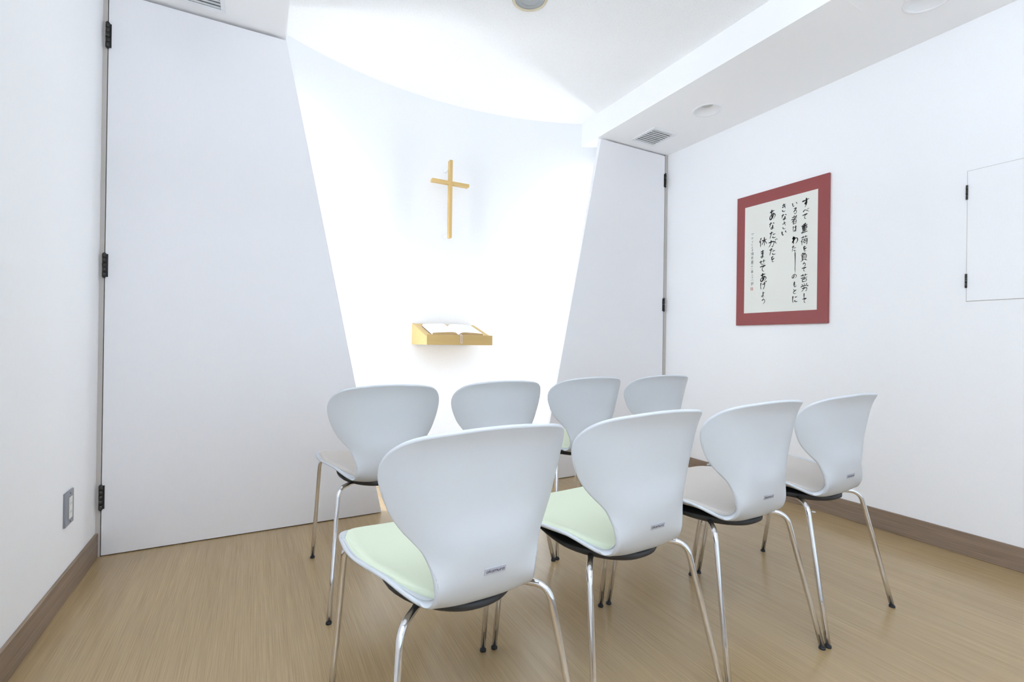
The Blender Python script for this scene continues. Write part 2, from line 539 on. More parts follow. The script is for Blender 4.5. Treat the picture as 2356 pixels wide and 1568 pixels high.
# ------------------------------------------------------------------ book stand and the open book
X0, X1, YF0, YW = 0.9345, 1.389, 2.857, 3.176
ZB0 = 0.927
st = empty('book_stand', (XC, YW, ZB0))
tag(st, 'slanted light oak book stand fixed to the niche wall under the cross', 'book stand')
m = MB(); m.box(X0, X1, YF0, YF0 + 0.012, ZB0, 0.9915); m.build('front_board', M_oak, st, bevel=0.001, seg=1)
for a in (X0, X1 - 0.014):
    m = MB(); m.prism([(YF0 + 0.0122, ZB0), (YW, ZB0), (YW, 1.0695), (YF0 + 0.0122, 0.981)], 'x', a, a + 0.014); m.build('side_panel', M_oak, st)
m = MB(); m.prism([(YF0 + 0.0122, 0.968), (YW, 1.0565), (YW, 1.0685), (YF0 + 0.0122, 0.980)], 'x', X0 + 0.0142, X1 - 0.0142); m.build('top_board', M_oak, st)
m = MB(); m.box(X0 + 0.0142, X1 - 0.0142, YF0 + 0.0122, YW, ZB0, ZB0 + 0.012); m.build('bottom_board', M_oak, st)

SLP = math.atan2(1.0685 - 0.980, YW - YF0 - 0.0122)
bk = empty('open_book', (1.157, 2.887, 0.9865))
bk.rotation_euler = (SLP, 0, 0)
bk.matrix_basis = Matrix.Translation((1.157, 2.887, 0.9865)) @ Matrix.Rotation(SLP, 4, 'X')
tag(bk, 'large open book with white pages and dark cover on the oak book stand', 'book')


def local(mb, name, mat, parent, **kw):
    o = mb.build(name, mat, None, **kw)
    o.parent = parent
    return o


m = MB()
for s in (-1, 1):
    m.box(min(s * 0.006, s * 0.179), max(s * 0.006, s * 0.179), 0.0, 0.226, 0.0, 0.003)
m.box(-0.006, 0.006, 0.0, 0.226, 0.0, 0.0025)
local(m, 'cover', M_cover, bk, bevel=0.001, seg=1)
for s in (-1, 1):
    tt = np.linspace(0, 1, 25)
    hx = 0.003 + 0.171 * tt
    hz = 0.0045 + 0.0205 * (1 - np.exp(-tt * 14)) * (1 - 0.42 * tt ** 1.4)
    lowx = hx + 0.004 * 0
    top = [(s * a, z) for a, z in zip(hx, hz)]
    # fanned fore-edge: bottom runs a little further out than the top sheet
    outline = top + [(s * 0.1762, 0.0032), (s * 0.003, 0.0032)]
    if s > 0:
        outline = outline[::-1]
    m = MB(); m.prism(outline, 'y', 0.004, 0.222)
    for i in range(2, 2 + len(outline)):
        m.sm[i] = False
    pb = local(m, 'page_block', M_page, bk)
    pb.data.materials.append(M_gilt)
    for p in pb.data.polygons:
        if abs(p.normal.y) > 0.9:
            p.material_index = 1
    # faint columns of print
    m = MB()
    for c in range(2):
        for k in range(26):
            yy = 0.200 - k * 0.0068
            xa = 0.030 + c * 0.068
            zz = [float(np.interp(x_, hx, hz)) + 0.0002 for x_ in (xa, xa + 0.028, xa + 0.057)]
            vs = []
            for x_, z_ in zip((xa, xa + 0.028, xa + 0.057), zz):
                vs += [(s * x_, yy, z_), (s * x_, yy + 0.0016, z_)]
            m.add(vs, [(0, 2, 3, 1), (2, 4, 5, 3)])
    pr_m = bpy.data.materials.get('faint_print') or principled('faint_print', (0.68, 0.67, 0.66), 0.8)[0]
    o = local(m, 'printed_text', pr_m, pb)
    o['kind'] = 'stuff'
for dx, mt, wd_, ln in ((0.0018, M_rib1, 0.0030, 0.046), (0.0058, M_rib2, 0.0036, 0.040), (0.0098, M_rib1, 0.0030, 0.049)):
    m = MB()
    pts = [(0.08, 0.007), (0.004, 0.0065), (-0.0150, 0.0135), (-0.0195, 0.0150), (-0.0345, 0.0150), (-0.0372, 0.008)]
    a = SLP
    end = (-0.0372 - math.sin(a) * ln * 0.98, 0.008 - math.cos(a) * ln * 0.98)
    pts.append(((pts[-1][0] + end[0]) / 2 - 0.0003, (pts[-1][1] + end[1]) / 2)); pts.append(end)
    vs = []
    for yv, zv in pts:
        vs += [(0.0005 + dx - wd_ / 2, yv, zv), (0.0005 + dx + wd_ / 2, yv, zv)]
    m.add(vs, [(2 * i, 2 * i + 1, 2 * i + 3, 2 * i + 2) for i in range(len(pts) - 1)])
    o = local(m, 'ribbon', mt, bk)
    sm = o.modifiers.new('thick', 'SOLIDIFY'); sm.thickness = 0.0005; sm.offset = 1

# ------------------------------------------------------------------ brush strokes for writing
K = {
    'す': [[(5, 30), (95, 20)], [(58, 3), (58, 55), (48, 66), (40, 58), (48, 48), (58, 56), (56, 75), (38, 98)]],
    'べ': [[(5, 62), (35, 25), (60, 45), (95, 82)], [(72, 15), (80, 28)], [(86, 8), (94, 20)]],
    'て': [[(5, 20), (90, 10), (60, 25), (42, 55), (52, 85), (75, 95)]],
    'を': [[(15, 22), (80, 18)], [(48, 2), (25, 55), (50, 45), (55, 70)], [(90, 42), (45, 65), (38, 85), (55, 96), (88, 94)]],
    'う': [[(40, 4), (60, 12)], [(15, 40), (55, 28), (82, 45), (75, 75), (40, 98)]],
    'し': [[(40, 3), (38, 60), (50, 92), (80, 80)]],
    '長': [[(35, 0), (48, 30), (50, 60), (45, 80), (60, 100)]],
    'い': [[(12, 20), (18, 70), (30, 85), (40, 68)], [(70, 22), (88, 58)]],
    'る': [[(20, 8), (75, 8), (18, 60), (50, 42), (82, 58), (75, 88), (48, 96), (35, 82), (50, 75)]],
    'は': [[(15, 8), (10, 50), (18, 95)], [(38, 30), (92, 26)], [(68, 5), (66, 75), (52, 92), (38, 82), (52, 72), (92, 92)]],
    'わ': [[(28, 3), (28, 97)], [(8, 30), (45, 22), (12, 75), (55, 32), (85, 38), (88, 68), (60, 95)]],
    'た': [[(8, 24), (58, 16)], [(36, 3), (12, 92)], [(52, 45), (88, 42)], [(50, 72), (60, 90), (94, 88)]],
    'の': [[(52, 18), (40, 70), (22, 82), (10, 60), (30, 22), (65, 15), (90, 45), (80, 78), (55, 92)]],
    'も': [[(45, 3), (40, 75), (55, 95), (80, 88), (85, 65)], [(22, 30), (72, 28)], [(18, 55), (70, 52)]],
    'と': [[(28, 5), (40, 45)], [(85, 25), (30, 55), (22, 80), (45, 95), (85, 92)]],
    'に': [[(15, 8), (10, 55), (18, 95)], [(45, 28), (85, 24)], [(42, 65), (55, 85), (92, 84)]],
    'き': [[(18, 22), (80, 14)], [(14, 42), (84, 34)], [(40, 2), (74, 64)], [(18, 74), (34, 94), (75, 94)]],
    'な': [[(8, 24), (55, 16)], [(36, 3), (12, 62)], [(68, 16), (90, 32)], [(64, 42), (62, 80), (48, 94), (34, 84), (48, 72), (90, 94)]],
    'さ': [[(14, 32), (84, 20)], [(42, 3), (72, 58)], [(20, 68), (34, 92), (78, 92)]],
    'あ': [[(12, 24), (82, 16)], [(42, 2), (38, 50), (48, 90)], [(66, 36), (50, 75), (22, 92), (10, 72), (40, 46), (78, 48), (90, 70), (62, 97)]],
    'が': [[(6, 30), (58, 26), (62, 50), (48, 90), (38, 80)], [(34, 5), (28, 50), (8, 88)], [(70, 28), (88, 62)], [(76, 6), (83, 20)], [(90, 2), (97, 15)]],
    'ま': [[(15, 20), (85, 16)], [(20, 42), (80, 40)], [(52, 2), (52, 75), (38, 94), (20, 84), (36, 72), (85, 94)]],
    'せ': [[(4, 44), (96, 30)], [(70, 6), (70, 55), (60, 62)], [(28, 14), (28, 75), (45, 92), (85, 92)]],
    'げ': [[(14, 10), (8, 50), (16, 92)], [(36, 34), (84, 28)], [(66, 8), (66, 60), (46, 96)], [(80, 4), (87, 17)], [(92, 0), (98, 12)]],
    'よ': [[(52, 28), (88, 24)], [(50, 3), (50, 75), (35, 94), (16, 84), (34, 72), (86, 94)]],
    '重': [[(70, 4), (25, 12)], [(5, 24), (95, 20)], [(22, 34), (22, 62)], [(22, 34), (78, 34), (78, 62)], [(22, 48), (78, 48)], [(22, 62), (78, 62)], [(50, 8), (50, 92)], [(18, 77), (82, 76)], [(3, 94), (97, 93)]],
    '荷': [[(8, 16), (92, 14)], [(34, 3), (34, 26)], [(66, 3), (66, 26)], [(28, 30), (5, 62)], [(18, 50), (18, 98)], [(36, 40), (96, 38)], [(42, 54), (42, 76)], [(42, 54), (66, 54), (66, 76)], [(42, 76), (66, 76)], [(82, 40), (82, 92), (70, 90)]],
    '負': [[(38, 2), (12, 28)], [(34, 12), (68, 12), (54, 26)], [(26, 28), (26, 78)], [(26, 28), (78, 28), (78, 78)], [(26, 44), (78, 44)], [(26, 60), (78, 60)], [(26, 77), (78, 77)], [(40, 80), (10, 98)], [(62, 80), (92, 97)]],
    '苦': [[(5, 18), (95, 16)], [(33, 3), (33, 30)], [(66, 3), (66, 30)], [(6, 48), (94, 46)], [(50, 32), (50, 64)], [(26, 64), (26, 96)], [(26, 64), (76, 64), (76, 96)], [(26, 92), (76, 92)]],
    '労': [[(18, 6), (26, 22)], [(46, 3), (52, 20)], [(82, 4), (70, 22)], [(10, 30), (8, 48)], [(10, 30), (92, 30), (84, 46)], [(18, 60), (78, 58), (74, 92), (60, 90)], [(46, 44), (42, 68), (12, 98)]],
    '者': [[(15, 20), (72, 16)], [(46, 2), (46, 38)], [(4, 42), (96, 38)], [(86, 10), (50, 42), (8, 74)], [(32, 56), (32, 98)], [(32, 56), (76, 56), (76, 98)], [(32, 75), (76, 75)], [(32, 95), (76, 95)]],
    '休': [[(30, 3), (4, 50)], [(20, 34), (20, 98)], [(36, 36), (98, 32)], [(66, 4), (66, 98)], [(64, 36), (34, 82)], [(68, 36), (98, 82)]],
    'マ': [[(8, 15), (90, 12), (50, 62)], [(32, 48), (60, 92)]],
    'タ': [[(40, 4), (10, 55)], [(36, 20), (85, 20), (25, 96)], [(34, 45), (65, 62)]],
    'イ': [[(80, 4), (10, 52)], [(52, 30), (52, 98)]],
    '福': [[(20, 5), (28, 15)], [(5, 25), (38, 25), (8, 60)], [(24, 45), (24, 98)], [(48, 10), (95, 10)], [(55, 22), (88, 22), (88, 42), (55, 42), (55, 22)], [(50, 55), (94, 55), (94, 96), (50, 96), (50, 55)], [(72, 55), (72, 96)], [(50, 75), (94, 75)]],
    '音': [[(50, 2), (50, 12)], [(15, 14), (85, 14)], [(32, 20), (38, 34)], [(68, 20), (62, 34)], [(4, 38), (96, 38)], [(26, 52), (26, 97)], [(26, 52), (76, 52), (76, 97)], [(26, 74), (76, 74)], [(26, 95), (76, 95)]],
    '書': [[(20, 8), (80, 8), (80, 30)], [(4, 20), (96, 20)], [(20, 32), (80, 32)], [(14, 44), (86, 44)], [(4, 56), (96, 56)], [(50, 0), (50, 56)], [(26, 66), (26, 98)], [(26, 66), (76, 66), (76, 98)], [(26, 82), (76, 82)], [(26, 97), (76, 97)]],
    '十': [[(5, 46), (95, 42)], [(50, 3), (50, 97)]],
    '一': [[(5, 55), (95, 42)]],
    '章': [[(50, 0), (50, 8)], [(18, 10), (82, 10)], [(34, 15), (38, 24)], [(66, 15), (62, 24)], [(5, 28), (95, 28)], [(26, 38), (26, 66)], [(26, 38), (76, 38), (76, 66)], [(26, 52), (76, 52)], [(26, 66), (76, 66)], [(4, 80), (96, 80)], [(50, 66), (50, 100)]],
    '二': [[(18, 22), (80, 18)], [(5, 90), (95, 84)]],
    '八': [[(38, 10), (5, 92)], [(60, 5), (96, 92)]],
    '節': [[(20, 2), (8, 22)], [(20, 12), (45, 12)], [(64, 2), (52, 22)], [(64, 12), (96, 12)], [(15, 32), (46, 32), (46, 62), (15, 62)], [(15, 32), (15, 92), (46, 82)], [(15, 47), (46, 47)], [(62, 34), (92, 34), (92, 72), (80, 72)], [(62, 34), (62, 98)]],
}


def catmull(pts, n=6):
    p = [np.array(q, float) for q in pts]
    if len(p) == 2:
        return [p[0] + (p[1] - p[0]) * t for t in np.linspace(0, 1, 7)]
    p = [2 * p[0] - p[1]] + p + [2 * p[-1] - p[-2]]
    out = []
    for i in range(1, len(p) - 2):
        for t in np.linspace(0, 1, n, endpoint=False):
            a, b, c, d = p[i - 1:i + 3]
            out.append(0.5 * (2 * b + (c - a) * t + (2 * a - 5 * b + 4 * c - d) * t * t + (3 * b - a - 3 * c + d) * t ** 3))
    out.append(p[-2])
    return out


def stroke(mb, pts, w, place, brush=True):
    """ribbon along pts (2-D metres); place maps 2-D to 3-D"""
    C = np.array(pts)
    T = np.gradient(C, axis=0)
    T /= np.linalg.norm(T, axis=1, keepdims=True) + 1e-9
    N = np.stack([-T[:, 1], T[:, 0]], 1)
    n = len(C)
    vs = []
    for i in range(n):
        t = i / (n - 1)
        if brush:
            ww = w * (1.25 - 0.55 * t + 0.25 * math.cos(6.3 * t)) * (0.55 + 0.45 * min(1, t / 0.08)) * (0.25 + 0.75 * min(1, (1 - t) / 0.25))
        else:
            ww = w
        vs += [place(*(C[i] + N[i] * ww / 2)), place(*(C[i] - N[i] * ww / 2))]
    # reversed winding keeps the face towards the reader
    mb.add(vs, [(2 * i, 2 * i + 1, 2 * i + 3, 2 * i + 2) for i in range(n - 1)])


# ------------------------------------------------------------------ calligraphy board on the right wall
CHARS = [('す', 1.668, 1.805, 0.046, 0.056), ('べ', 1.666, 1.755, 0.039, 0.027), ('て', 1.672, 1.722, 0.033, 0.033), ('重', 1.673, 1.654, 0.042, 0.056), ('荷', 1.673, 1.581, 0.046, 0.056), ('を', 1.671, 1.531, 0.026, 0.034), ('負', 1.675, 1.482, 0.046, 0.053), ('う', 1.673, 1.437, 0.023, 0.03), ('て', 1.674, 1.407, 0.029, 0.026), ('苦', 1.672, 1.356, 0.046, 0.05), ('労', 1.67, 1.299, 0.046, 0.049), ('し', 1.67, 1.247, 0.013, 0.039), ('て', 1.669, 1.221, 0.026, 0.03), ('い', 1.733, 1.811, 0.038, 0.034), ('る', 1.731, 1.769, 0.027, 0.037), ('者', 1.735, 1.717, 0.041, 0.054), ('は', 1.731, 1.662, 0.027, 0.041), ('わ', 1.73, 1.593, 0.041, 0.051), ('た', 1.735, 1.542, 0.03, 0.041), ('長', 1.727, 1.456, 0.01, 0.128), ('の', 1.732, 1.373, 0.033, 0.03), ('も', 1.729, 1.324, 0.024, 0.037), ('と', 1.728, 1.281, 0.027, 0.031), ('に', 1.725, 1.234, 0.037, 0.048), ('き', 1.8, 1.806, 0.035, 0.052), ('な', 1.799, 1.748, 0.039, 0.041), ('さ', 1.797, 1.696, 0.032, 0.051), ('い', 1.798, 1.65, 0.036, 0.038), ('あ', 1.875, 1.78, 0.044, 0.067), ('な', 1.878, 1.71, 0.041, 0.05), ('た', 1.872, 1.65, 0.048, 0.049), ('が', 1.871, 1.596, 0.063, 0.05), ('た', 1.872, 1.545, 0.048, 0.05), ('を', 1.871, 1.498, 0.029, 0.039), ('休', 1.937, 1.618, 0.057, 0.061), ('ま', 1.939, 1.54, 0.035, 0.054), ('せ', 1.939, 1.488, 0.046, 0.033), ('て', 1.937, 1.446, 0.042, 0.043), ('あ', 1.932, 1.389, 0.046, 0.057), ('げ', 1.931, 1.335, 0.045, 0.054), ('よ', 1.933, 1.28, 0.03, 0.036), ('う', 1.93, 1.237, 0.03, 0.042), ('マ', 2.011, 1.679, 0.022, 0.016), ('タ', 2.012, 1.652, 0.019, 0.019), ('イ', 2.011, 1.63, 0.016, 0.015), ('に', 2.012, 1.613, 0.012, 0.012), ('よ', 2.012, 1.594, 0.013, 0.015), ('る', 2.011, 1.575, 0.013, 0.013), ('福', 2.012, 1.553, 0.02, 0.02), ('音', 2.011, 1.526, 0.019, 0.021), ('書', 2.01, 1.496, 0.021, 0.025), ('十', 2.011, 1.469, 0.019, 0.013), ('一', 2.011, 1.453, 0.017, 0.007), ('章', 2.01, 1.434, 0.019, 0.02), ('二', 2.008, 1.412, 0.015, 0.01), ('十', 2.008, 1.396, 0.014, 0.012), ('八', 2.008, 1.379, 0.018, 0.012), ('節', 2.009, 1.355, 0.019, 0.024)]
bd = empty('calligraphy_board', (XR, 1.83, 1.08))
tag(bd, 'brick-red mounted board with cream sheet of black Japanese brush calligraphy on the right wall', 'wall art')
XF = 2.8725
m = MB(); m.box(XF, XR, 1.536, 2.127, 1.083, 1.944); m.build('mount', M_red, bd, bevel=0.0015)
m = MB(); m.box(XF - 0.0006, XF, 1.598, 2.067, 1.163, 1.8675); m.build('paper', M_cream_paper, bd)
XI = XF - 0.0009
big, small = MB(), MB()
KANJI = '重荷負苦労者休'
for c, yc, zc, w, h in CHARS:
    tiny = yc > 1.99
    wt = 0.0019 if tiny else (0.0049 if c in KANJI else 0.0060)
    if not tiny and min(w, h) < 0.035:
        wt *= 0.78
    if c in 'あわ休す' and not tiny:
        wt *= 1.25
    if c == '重':
        wt *= 1.35
    for st_ in K[c]:
        pts = []
        for a, b in catmull(st_):
            sx, sy = (a - 50) / 100.0, (b - 50) / 100.0
            if c != '長':
                sy -= 0.10 * sx
            pts.append((sx * w, -sy * h))
        stroke(small if tiny else big, pts, wt, lambda p, q: (XI, yc - p, zc + q))
big.build('ink_verse', M_ink, bd)['kind'] = 'stuff'
small.build('ink_source_line', M_greyink, bd)['kind'] = 'stuff'
m = MB()
for (y0, y1, z0, z1) in ((2.0165, 2.020, 1.312, 1.331), (2.003, 2.0065, 1.312, 1.331), (2.0065, 2.0165, 1.328, 1.331), (2.0065, 2.0165, 1.312, 1.316), (2.010, 2.013, 1.316, 1.328), (2.0065, 2.010, 1.320, 1.3225), (2.013, 2.0165, 1.323, 1.3255)):
    m.add([(XI, y1, z0), (XI, y0, z0), (XI, y0, z1), (XI, y1, z1)], [(0, 1, 2, 3)])
m.build('seal_stamp', M_seal, bd)

# ------------------------------------------------------------------ outlet plate on the left wall
op = empty('wall_outlet', (XL, 2.295, 0.325))
tag(op, 'grey metal outlet plate with cream insert low on the left wall', 'outlet')
m = MB(); m.box(XL, XL + 0.0065, 2.250, 2.340, 0.262, 0.386); m.build('cover_plate', M_outlet, op, bevel=0.0025)
m = MB(); m.box(XL + 0.0064, XL + 0.0085, 2.284, 2.318, 0.284, 0.362); m.build('insert', M_cream, op, bevel=0.0008)
for z in (0.338, 0.308):
    for y in (2.2945, 2.3075):
        m = MB(); m.box(XL + 0.0084, XL + 0.0088, y - 0.0012, y + 0.0012, z - 0.004, z + 0.004); m.build('socket_slot', M_outlet, op)
for z in (0.375, 0.272):
    m = MB(); m.tube([(XL + 0.006, 2.301, z), (XL + 0.0075, 2.301, z)], 0.003, 12); m.build('screw', M_steel, op)

m = MB(); m.lathe([(0.011, 0.0), (0.010, 0.0022), (0.004, 0.003), (0.0003, 0.003)], (2.828, 1.577, 0.0), 24)
tag(m.build('floor_stud', M_alu), 'tiny metal stud on the floor by the right baseboard', 'floor stud')

# ------------------------------------------------------------------ chairs
SP = [0.2499, 0.1444, 0.0227, -0.0939, -0.1762, -0.2144, -0.23, -0.2309, -0.2467, -0.2668, 0.4409, 0.4406, 0.4321, 0.434, 0.4258, 0.4719, 0.5484, 0.6342, 0.7368, 0.7879, 0.1925, 0.2188, 0.2138, 0.1731, 0.1199, 0.1033, 0.1286, 0.1895, 0.2189, 0.2287, 0.0153, 0.0357, 0.0417, 0.0344, 0.015, 0.0069, 0.0346, 0.0712, 0.0819, 0.0584, 0.1344, 2.3519, 0.1678, 3.7342]


def pchip(xk, yk, x):
    xk = np.asarray(xk, float); yk = np.asarray(yk, float); h = np.diff(xk); d = np.diff(yk) / h
    mm = np.zeros(len(xk))
    for i in range(1, len(xk) - 1):
        mm[i] = (d[i - 1] * h[i] + d[i] * h[i - 1]) / (h[i] + h[i - 1])
    mm[0] = 1.5 * d[0] - .5 * mm[1]; mm[-1] = 1.5 * d[-1] - .5 * mm[-2]
    x = np.clip(x, xk[0], xk[-1]); i = np.clip(np.searchsorted(xk, x) - 1, 0, len(xk) - 2); t = (x - xk[i]) / h[i]
    return (2 * t**3 - 3 * t**2 + 1) * yk[i] + (t**3 - 2 * t**2 + t) * h[i] * mm[i] + (-2 * t**3 + 3 * t**2) * yk[i + 1] + (t**3 - t**2) * h[i] * mm[i + 1]


class Shell:
    def __init__(self):
        s = np.array(SP)
        self.Y, self.Z, self.W, self.E = s[0:10], s[10:20], s[20:30], s[30:40]
        self.r1, self.n1, self.r0, self.n0 = s[40:44]
        self.k = np.arange(10.0)
        self.kk = np.linspace(0, 9, 600)
        yy, zz = pchip(self.k, self.Y, self.kk), pchip(self.k, self.Z, self.kk)
        self.ss = np.concatenate([[0], np.cumsum(np.hypot(np.diff(yy), np.diff(zz)))])
        self.L = self.ss[-1]

    def ends(self, a):
        s1 = self.L - self.r1 * (1 - np.maximum(1 - a**self.n1, 0)**(1 / self.n1))
        s0 = self.r0 * (1 - np.maximum(1 - a**self.n0, 0)**(1 / self.n0))
        return s0, s1

    def at(self, u, s):
        """mid-surface point for width fraction u and arc length s (same-shape arrays)"""
        kx = np.interp(s, self.ss, self.kk)
        k = self.k
        y, z, w, e = pchip(k, self.Y, kx), pchip(k, self.Z, kx), pchip(k, self.W, kx), pchip(k, self.E, kx)
        h = 1e-3
        ty = pchip(k, self.Y, np.minimum(kx + h, 9)) - pchip(k, self.Y, np.maximum(kx - h, 0))
        tz = pchip(k, self.Z, np.minimum(kx + h, 9)) - pchip(k, self.Z, np.maximum(kx - h, 0))
        l = np.hypot(ty, tz) + 1e-12
        ny, nz = tz / l, -ty / l
        a = np.abs(u)
        return np.stack([u * w, y + ny * e * a**3, z + nz * e * a**3], -1)

    def normals(self, P):
        du = np.gradient(P, axis=1); dv = np.gradient(P, axis=0)
        N = np.cross(dv, du)
        return N / (np.linalg.norm(N, axis=-1, keepdims=True) + 1e-12)


SH = Shell()


def shell_mesh(th=0.0045, nu=45, nv=110):
    t = np.linspace(-1, 1, nu); u = np.sin(t * math.pi / 2)
    s0, s1 = SH.ends(np.abs(u))
    v = np.linspace(0, 1, nv)[:, None]
    s = s0[None] + (s1 - s0)[None] * v
    U = np.broadcast_to(u[None], s.shape)
    P = SH.at(U, s)
    N = SH.normals(P)
    kx = np.interp(s, SH.ss, SH.kk)
    th = (th + 0.0055 * np.exp(-((kx - 4.75) / 0.75)**2) * np.abs(U)**5)[..., None]     # the waist edges are rolled thicker
    m = MB()
    m.grid(P + N * th, flip=True)
    m.grid(P - N * th)
    # rounded rim round the outline
    loop = [(0, i) for i in range(nu)] + [(j, nu - 1) for j in range(1, nv)] + [(nv - 1, i) for i in range(nu - 2, -1, -1)] + [(j, 0) for j in range(nv - 2, 0, -1)]
    B = np.array([P[a] for a in loop]); NB = np.array([N[a] for a in loop]); th = np.array([th[a] for a in loop])
    T = np.roll(B, -1, 0) - np.roll(B, 1, 0)
    T /= np.linalg.norm(T, axis=1, keepdims=True) + 1e-12
    O = np.cross(T, NB)
    O /= np.linalg.norm(O, axis=1, keepdims=True)
    c = P.reshape(-1, 3).mean(0)
    inner = P[nv // 2, nu // 2]
    j0 = nu // 2
    if O[j0] @ (P[1, nu // 2] - P[0, nu // 2]) > 0:
        O = -O
    rows = [B + th * (math.cos(f) * NB + math.sin(f) * O) for f in np.linspace(0, math.pi, 7)]
    m.grid(np.array(rows), closed_u=True, flip=True)
    return m


def pad_mesh(kend=4.12, thick=0.011):
    """upholstered pad lying on the seat half of the shell"""
    nu, nv = 41, 50
    t = np.linspace(-1, 1, nu); u = np.sin(t * math.pi / 2)
    send = float(np.interp(kend, SH.kk, SH.ss))
    a = np.abs(u)
    s0 = 0.010 + (SH.r0 * 0.97) * (1 - np.maximum(1 - a**SH.n0, 0)**(1 / SH.n0))
    s1 = send - 0.090 * (1 - np.maximum(1 - a**2.6, 0)**(1 / 2.6))
    v = (1 - np.cos(np.linspace(0, math.pi, nv))) / 2
    s = s0[None] + (s1 - s0)[None] * v[:, None]
    kx = np.interp(s, SH.ss, SH.kk)
    W = pchip(SH.k, SH.W, kx)
    e = np.clip((kx - 2.9) / 1.2, 0, 1)
    inset = 1 - (0.0085 + 0.017 * e * e * (3 - 2 * e)) / W
    U = np.broadcast_to(u[None], s.shape) * inset
    P = SH.at(U, s)
    N = SH.normals(P)
    # height profile falls to nothing at the border
    db = np.minimum((1 - np.abs(U) / inset) * W * inset, np.minimum(s - s0[None], s1[None] - s))
    q = np.clip(db / 0.020, 0, 1)
    hgt = 0.0043 + thick * np.sqrt(np.maximum(1 - (1 - q)**2, 0))
    top = P + N * hgt[..., None]
    m = MB()
    m.grid(top, flip=True)
    bot = P + N * 0.0040
    m.grid(bot)
    return m


def pan_mesh():
    """charcoal mounting pan under the seat"""
    n = 56
    ca, cb, cy = 0.154, 0.182, -0.010
    rows = []
    for f, dz in ((0.02, 0.0), (0.55, 0.0), (0.82, 0.0015), (0.94, 0.006), (1.0, 0.014), (1.0, 0.024), (0.96, 0.027), (0.02, 0.027)):
        row = []
        for k in range(n):
            a = 2 * math.pi * k / n
            c, s = math.cos(a), math.sin(a)
            ex = 2 / 2.6
            x = ca * math.copysign(abs(c)**ex, c) * f
            y = cy + cb * math.copysign(abs(s)**ex, s) * f
            if y < cy:
                x *= 1 - 0.40 * ((cy - y) / cb)**2
            z = 0.4095 - 0.0105 * min(1, max(0, (0.05 - y) / 0.2)) + dz
            row.append((x, y, min(z, 0.4255)))
        rows.append(row)
    m = MB(); m.grid(np.array(rows), closed_u=True)
    return m


def fillet(A, K_, B, r, n=9):
    A, K_, B = (np.array(p, float) for p in (A, K_, B))
    a = (A - K_) / np.linalg.norm(A - K_); b = (B - K_) / np.linalg.norm(B - K_)
    ang = math.acos(float(np.clip(a @ b, -1, 1)))
    d = r / math.tan(ang / 2)
    c = K_ + (a + b) / np.linalg.norm(a + b) * r / math.sin(ang / 2)
    p0, p1 = K_ + a * d, K_ + b * d
    e0, e1 = (p0 - c) / r, (p1 - c) / r
    w = math.acos(float(np.clip(e0 @ e1, -1, 1)))
    arc = [c + r * (math.sin((1 - t) * w) * e0 + math.sin(t * w) * e1) / math.sin(w) for t in np.linspace(0, 1, n)]
    return [A] + arc + [p1 + (B - p1) * t for t in (0.33, 0.66, 1.0)]


RL = 0.008
FEET = {'rr': ((0.07, -0.07, 0.411), (0.168, -0.181, 0.411), (0.2215, -0.273, 0.006), 0.040),
        'fr': ((0.07, 0.06, 0.413), (0.204, 0.157, 0.445), (0.2185, 0.244, 0.005), 0.022)}


def leg_mesh(key, sx, foot=None):
    A, K_, B, r = FEET[key]
    if foot:
        B = (foot[0] * sx, foot[1], B[2])
    path = [p * np.array([sx, 1, 1]) for p in fillet(A, K_, B, r)]
    m = MB(); m.tube(path, RL, 18)
    return m


def foot_mesh(key, sx, foot=None):
    B = np.array(FEET[key][2]) * np.array([sx, 1, 1])
    if foot:
        B = np.array(foot)
    m = MB(); m.lathe([(0.0002, 0.0), (0.0098, 0.0), (0.0100, 0.0012), (0.0100, 0.0050), (0.0094, 0.0066), (0.0082, 0.0074), (0.0005, 0.0074)], (B[0], B[1], 0.0), 20, flip=False)
    return m


# small printed plate on the outside of the back
LET = {
    'o': (70, [[(35, 40), (10, 50), (5, 70), (14, 92), (35, 98), (56, 92), (65, 70), (60, 50), (35, 40)]]),
    'k': (62, [[(6, 5), (6, 100)], [(56, 42), (8, 74)], [(24, 64), (58, 100)]]),
    'a': (72, [[(62, 58), (50, 43), (30, 41), (8, 56), (6, 82), (22, 98), (42, 96), (62, 78)], [(64, 41), (64, 100)]]),
    'm': (104, [[(6, 41), (6, 100)], [(6, 58), (24, 41), (46, 44), (51, 60), (51, 100)], [(51, 58), (68, 41), (92, 44), (97, 60), (97, 100)]]),
    'u': (70, [[(6, 41), (6, 80), (16, 97), (38, 98), (60, 84)], [(63, 41), (63, 100)]]),
    'r': (46, [[(6, 41), (6, 100)], [(6, 62), (22, 43), (44, 42)]]),
}


